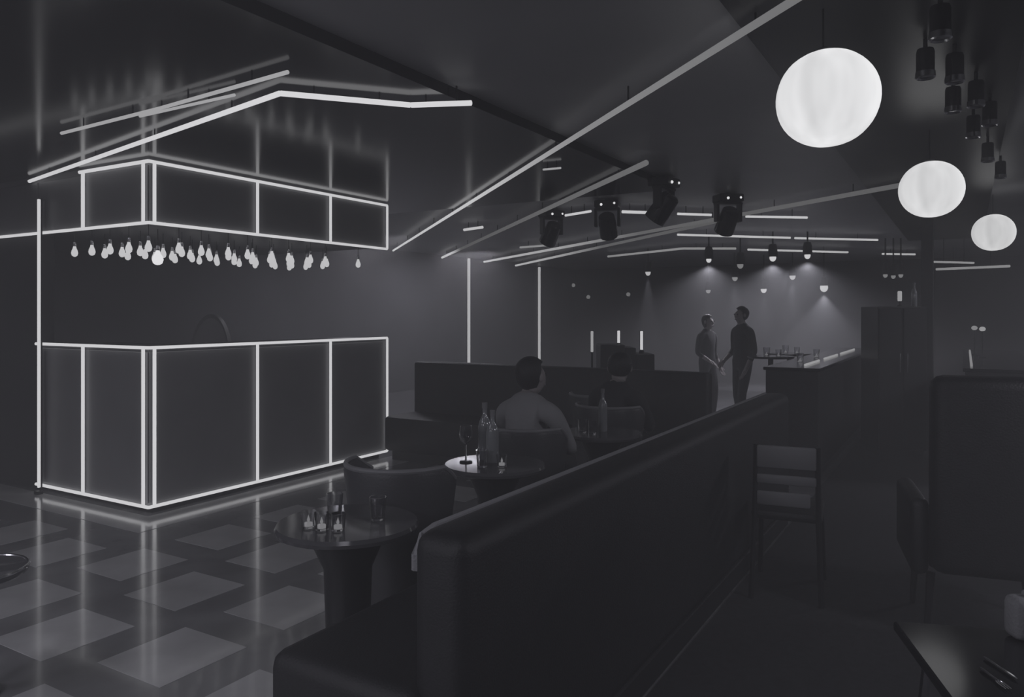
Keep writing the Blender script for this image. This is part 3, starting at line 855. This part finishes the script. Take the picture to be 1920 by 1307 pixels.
# service cabinet and column at right rear
col_p = q(1739, 588, 8.6)
cl = MB().box(col_p.x - 0.06, col_p.x + 0.06, col_p.y - 0.06, col_p.y + 0.06, 0.0, ZC, 0.006, 1).build('trim_2', M['wall_dark']); tag(cl, 'slim dark square column at right rear', kind='structure')
sc_p = q(1693, 588, 8.3)
cab = thing('service_cabinet', (sc_p.x - 0.08, sc_p.y, 0), 'tall dark service cabinet beside the slim column', 'cabinet')
MB().box(-0.28, 0.24, -0.2, 0.2, 0.06, 1.60, 0.008).xform(RZ).build('body', M['black'], cab, local=True)
MB().box(-0.26, 0.22, -0.18, 0.18, 0.0, 0.06).xform(RZ).build('plinth', M['plinth'], cab, local=True)
for dx in (-0.15, 0.11):
    dd = MB().box(dx - 0.12, dx + 0.12, -0.218, -0.201, 0.08, 1.58, 0.004, 1).xform(RZ).build('door', M['black'], cab, local=True)
    MB().tube([(dx + (0.09 if dx < 0 else -0.09), -0.235, 0.9), (dx + (0.09 if dx < 0 else -0.09), -0.235, 1.1)], 0.006, 8).xform(RZ).build('handle', M['chrome'], dd, local=True)
v1 = q(1687, 550, 8.3)
lamp = thing('cabinet_lamp', (v1.x, v1.y, 1.60), 'small upright lamp glowing on top of the tall cabinet', 'lamp')
MB().lathe([(0.03, 0.0), (0.03, 0.01), (0.008, 0.02), (0.008, 0.06)], 14).build('base', M['black'], lamp, smooth=True, local=True)
MB().lathe([(0.018, 0.06), (0.022, 0.07), (0.022, 0.16), (0.016, 0.17)], 14).build('shade', M['led_soft'], lamp, smooth=True, local=True)
v2 = q(1714, 560, 8.3)
bt = bottle(v2.x, v2.y, 1.60, 'pale bottle standing on the tall cabinet', 0.03, 0.26)

# candle tables in the misty rear
rt = []
for (px, py, d, lb) in ((1480, 660, 9.6, 'high round table with a candle right of the standing people'), (1445, 665, 9.0, 'high round table just beside the tallest standing person')):
    p = q(px, py, d)
    t = thing('high_table', (p.x, p.y, 0), lb, 'table', 'high tables at the rear')
    MB().lathe([(0.01, 1.0), (0.26, 1.0), (0.27, 1.012), (0.26, 1.025), (0.01, 1.026)], 28).build('table_top', M['gloss'], t, smooth=True, local=True)
    MB().lathe([(0.04, 0.02), (0.03, 0.1), (0.03, 1.0)], 14).build('pole', M['black'], t, smooth=True, local=True)
    MB().lathe([(0.2, 0.0), (0.2, 0.012), (0.04, 0.03)], 24).build('foot', M['black'], t, smooth=True, local=True)
    rt.append(p)
lab2 = [('larger dim candle glass on the high table right of the standing people', 'bright candle glass on the high table right of the standing people'), ('candle glass on the high table beside the tallest person', 'second candle glass beside the tallest standing person')]
for p, (l1, l2) in zip(rt, lab2):
    candle(p.x - 0.05, p.y + 0.02, 1.0265, l1, None, 0.04, 0.10)
    candle(p.x + 0.10, p.y - 0.05, 1.0265, l2, None, 0.035, 0.08)

# dark counters flanking the aisle, with light strips on their edge
def aisle_counter(x0, x1, y0, y1, zt_, strips, xs_, m, label):
    t = thing('aisle_counter', ((x0 + x1) / 2, (y0 + y1) / 2, 0), label, 'counter')
    MB().box(x0 + 0.05, x1 - 0.05, y0 + 0.05, y1 - 0.05, 0.0, 0.10).build('plinth', M['plinth'], t)
    MB().box(x0 + 0.02, x1 - 0.02, y0 + 0.02, y1 - 0.02, 0.10, zt_ - 0.03, 0.005, 1).build('body', M['leather'], t)
    MB().box(x0, x1, y0, y1, zt_ - 0.03, zt_, 0.006, 1).build('worktop', M['gloss'], t)
    for (a, b) in strips:
        led(((xs_, a, zt_ + 0.010), (xs_, b, zt_ + 0.010)), t, m, 'light_strip', 0.011)
    return t
aisle_counter(-1.62, -1.12, 7.3, 12.0, 1.03, ((7.6, 8.4), (8.75, 9.7), (10.0, 11.3)), -1.3, 'led_soft', 'dark counter with three light strips along its edge, beyond the sofa')
aisle_counter(-0.02, 0.60, 8.0, 12.2, 1.03, ((8.3, 11.7),), 0.05, 'dim_lens', 'dark counter with one dim light strip, right of the aisle')
for px, yy, lb in ((1498, 9.2, 'tall candle glass on the counter beyond the sofa'), (1475, 8.2, 'small candle glass on the counter beyond the sofa')):
    candle(-1.45, yy, 1.0305, lb, None, 0.035, 0.09)

# ================================================================== RIGHT FOREGROUND
# grey slat-backed chair beside the sofa
p = q(1474, 588, 4.05)
sl = thing('slat_chair', (p.x, p.y, 0), 'grey chair with three wide back slats right of the sofa', 'chair', None, 0.12)
for z0, z1, w0, w1 in ((0.70, 0.82, -0.15, 0.15), (0.615, 0.665, -0.15, 0.15), (0.50, 0.575, -0.15, 0.12)):
    MB().box(w0, w1, -0.012, 0.012, z0, z1, 0.01, 2).build('slat', M['grey_plastic'], sl, smooth=True, local=True)
for sx in (-1, 1):
    MB().tube([(sx * 0.155, 0.02, 0.82), (sx * 0.16, 0.0, 0.44), (sx * 0.175, -0.05, 0.0)], 0.014, 8).build('leg', M['black'], sl, smooth=True, local=True)
    MB().tube([(sx * 0.16, 0.38, 0.43), (sx * 0.175, 0.41, 0.0)], 0.014, 8).build('leg', M['black'], sl, smooth=True, local=True)
MB().box(-0.18, 0.18, 0.0, 0.40, 0.42, 0.47, 0.02, 2).build('seat', M['leather'], sl, smooth=True, local=True)

# black high-back armchair at right
p = q(1856, 588, 3.5)
ac = thing('high_back_armchair', (p.x, p.y, 0), 'black high-backed armchair near the right edge', 'armchair', None, TH - 0.35)
MB().box(-0.25, 0.25, -0.09, 0.05, 0.32, 1.24, 0.06, 3).build('backrest', M['leather'], ac, smooth=True, local=True)
MB().box(-0.25, 0.25, 0.05, 0.52, 0.30, 0.47, 0.05, 3).build('seat', M['leather'], ac, smooth=True, local=True)
for sx in (-1, 1):
    MB().box(sx * 0.29 - 0.04, sx * 0.29 + 0.04, -0.04, 0.50, 0.30, 0.66, 0.035, 3).build('armrest', M['leather'], ac, smooth=True, local=True)
    for yy in (0.0, 0.44):
        MB().tube([(sx * 0.24, yy, 0.31), (sx * 0.26, yy, 0.0)], [0.02, 0.013], 8).build('leg', M['black'], ac, smooth=True, local=True)

# table at the lower right corner
p = at_z(1960, 1262, 0.75)
tr = thing('square_table', (p.x, p.y, 0), 'black glossy square table cut off by the lower right corner', 'table', None, TH - 0.2)
MB().box(-0.24, 0.26, -0.30, 0.24, 0.725, 0.75, 0.006, 2).build('table_top', M['gloss'], tr, local=True)
for sx in (-1, 1):
    for sy in (-1, 1):
        MB().tube([(sx * 0.18, -0.02 + sy * 0.18, 0.725), (sx * 0.235, -0.02 + sy * 0.23, 0.0)], 0.012, 8).build('leg', M['chrome'], tr, smooth=True, local=True)
pn = at_z(1935, 1196, 0.7505)
nap = thing('napkin_box', (pn.x, pn.y, 0.7505), 'pale rounded napkin box on the corner table', 'box', None, TH)
MB().box(-0.055, 0.055, -0.03, 0.03, 0.0, 0.10, 0.018, 3).build('body', M['linen'], nap, smooth=True, local=True)
MB().box(-0.02, 0.02, -0.012, 0.012, 0.098, 0.112, 0.004, 1).build('napkin', M['linen'], nap, local=True)
def knife(px, py, px2, py2, lb, nm):
    a = at_z(px, py, 0.7545); b = at_z(px2, py2, 0.7545)
    t = thing(nm, (a.x, a.y, 0.7505), lb, 'cutlery')
    c = a.lerp(b, 0.48)
    MB().tube([a, a.lerp(b, .1), c], [0.002, 0.0038, 0.003], 8).build('handle', M['chrome'], t, smooth=True)
    if nm == 'knife':
        MB().tube([c, c.lerp(b, .3), c.lerp(b, .8), b], [0.003, 0.0036, 0.0036, 0.001], 8).build('blade', M['chrome'], t, smooth=True)
    else:
        MB().tube([c, c.lerp(b, .35)], [0.003, 0.004], 8).build('neck', M['chrome'], t, smooth=True)
        sd = (b - c).normalized().cross(Vector((0, 0, 1)))
        for k in (-1, 0, 1):
            MB().tube([c.lerp(b, .3) + sd * 0.004 * k, c.lerp(b, .5) + sd * 0.006 * k, b + sd * 0.006 * k], [0.002, 0.002, 0.001], 6).build('tine', M['chrome'], t, smooth=True)
knife(1845, 1232, 1908, 1274, 'polished knife lying on the corner table', 'knife')
knife(1838, 1252, 1892, 1292, 'polished fork lying beside the knife on the corner table', 'fork')

# round low table at the left edge
p = at_z(-52, 1070, 0.5)
lt = thing('low_round_table', (p.x, p.y, 0), 'low round table cut off by the left edge', 'table')
MB().lathe([(0.01, 0.47), (0.175, 0.47), (0.19, 0.48), (0.195, 0.495), (0.188, 0.505), (0.178, 0.5), (0.01, 0.5)], 36).build('table_top', M['wood'], lt, smooth=True, local=True)
MB().tube([(0.19 * math.cos(k * math.pi / 20), 0.19 * math.sin(k * math.pi / 20), 0.503) for k in range(41)], 0.007, 8, cap=False).build('rim', M['chrome'], lt, smooth=True, local=True)
MB().lathe([(0.10, 0.0), (0.10, 0.012), (0.03, 0.03), (0.025, 0.44), (0.06, 0.47)], 24).build('pedestal', M['black'], lt, smooth=True, local=True)

# small lamps on the right-hand counter and tiny wall lights at the rear
for (px, py, d, lb) in ((1827, 615, 9.0, 'smaller of two tiny table lamps on the right counter'), (1842, 617, 8.6, 'brighter of two tiny table lamps on the right counter')):
    p = q(px, py, d)
    t = thing('table_lamp', (p.x, p.y, 1.031), lb, 'lamp', 'tiny lamps on the right counter')
    MB().lathe([(0.04, 0.0), (0.04, 0.01), (0.008, 0.02), (0.006, p.z - 1.0305 - 0.02)], 14).build('base', M['black'], t, smooth=True, local=True)
    MB().ball((0, 0, p.z - 1.0305), 0.032, 0.032, 0.026).build('shade', M['led_soft' if px > 1830 else 'dim_lens'], t, smooth=True, local=True)
for (px, py, lb) in ((1103, 557, 'tiny round wall light left of the stepped cabinet'), (1178, 552, 'tiny round wall light above the stepped cabinet'), (1075, 535, 'tiny wide wall light nearest the upright wall tubes')):
    p = at_y(px, py, YB - 0.02)
    if p.x < XW + 0.1: p = at_x(px, py, XW + 0.02)
    t = thing('wall_light', p, lb, 'wall light', 'tiny wall lights at the rear')
    MB().ball((0, 0, 0), 0.055, 0.055, 0.055).build('globe', M['dim_lens'], t, smooth=True, local=True)
    MB().box(-0.03, 0.03, -0.03, 0.03, -0.075, -0.05, 0.004, 1).build('bracket', M['black'], t, local=True)
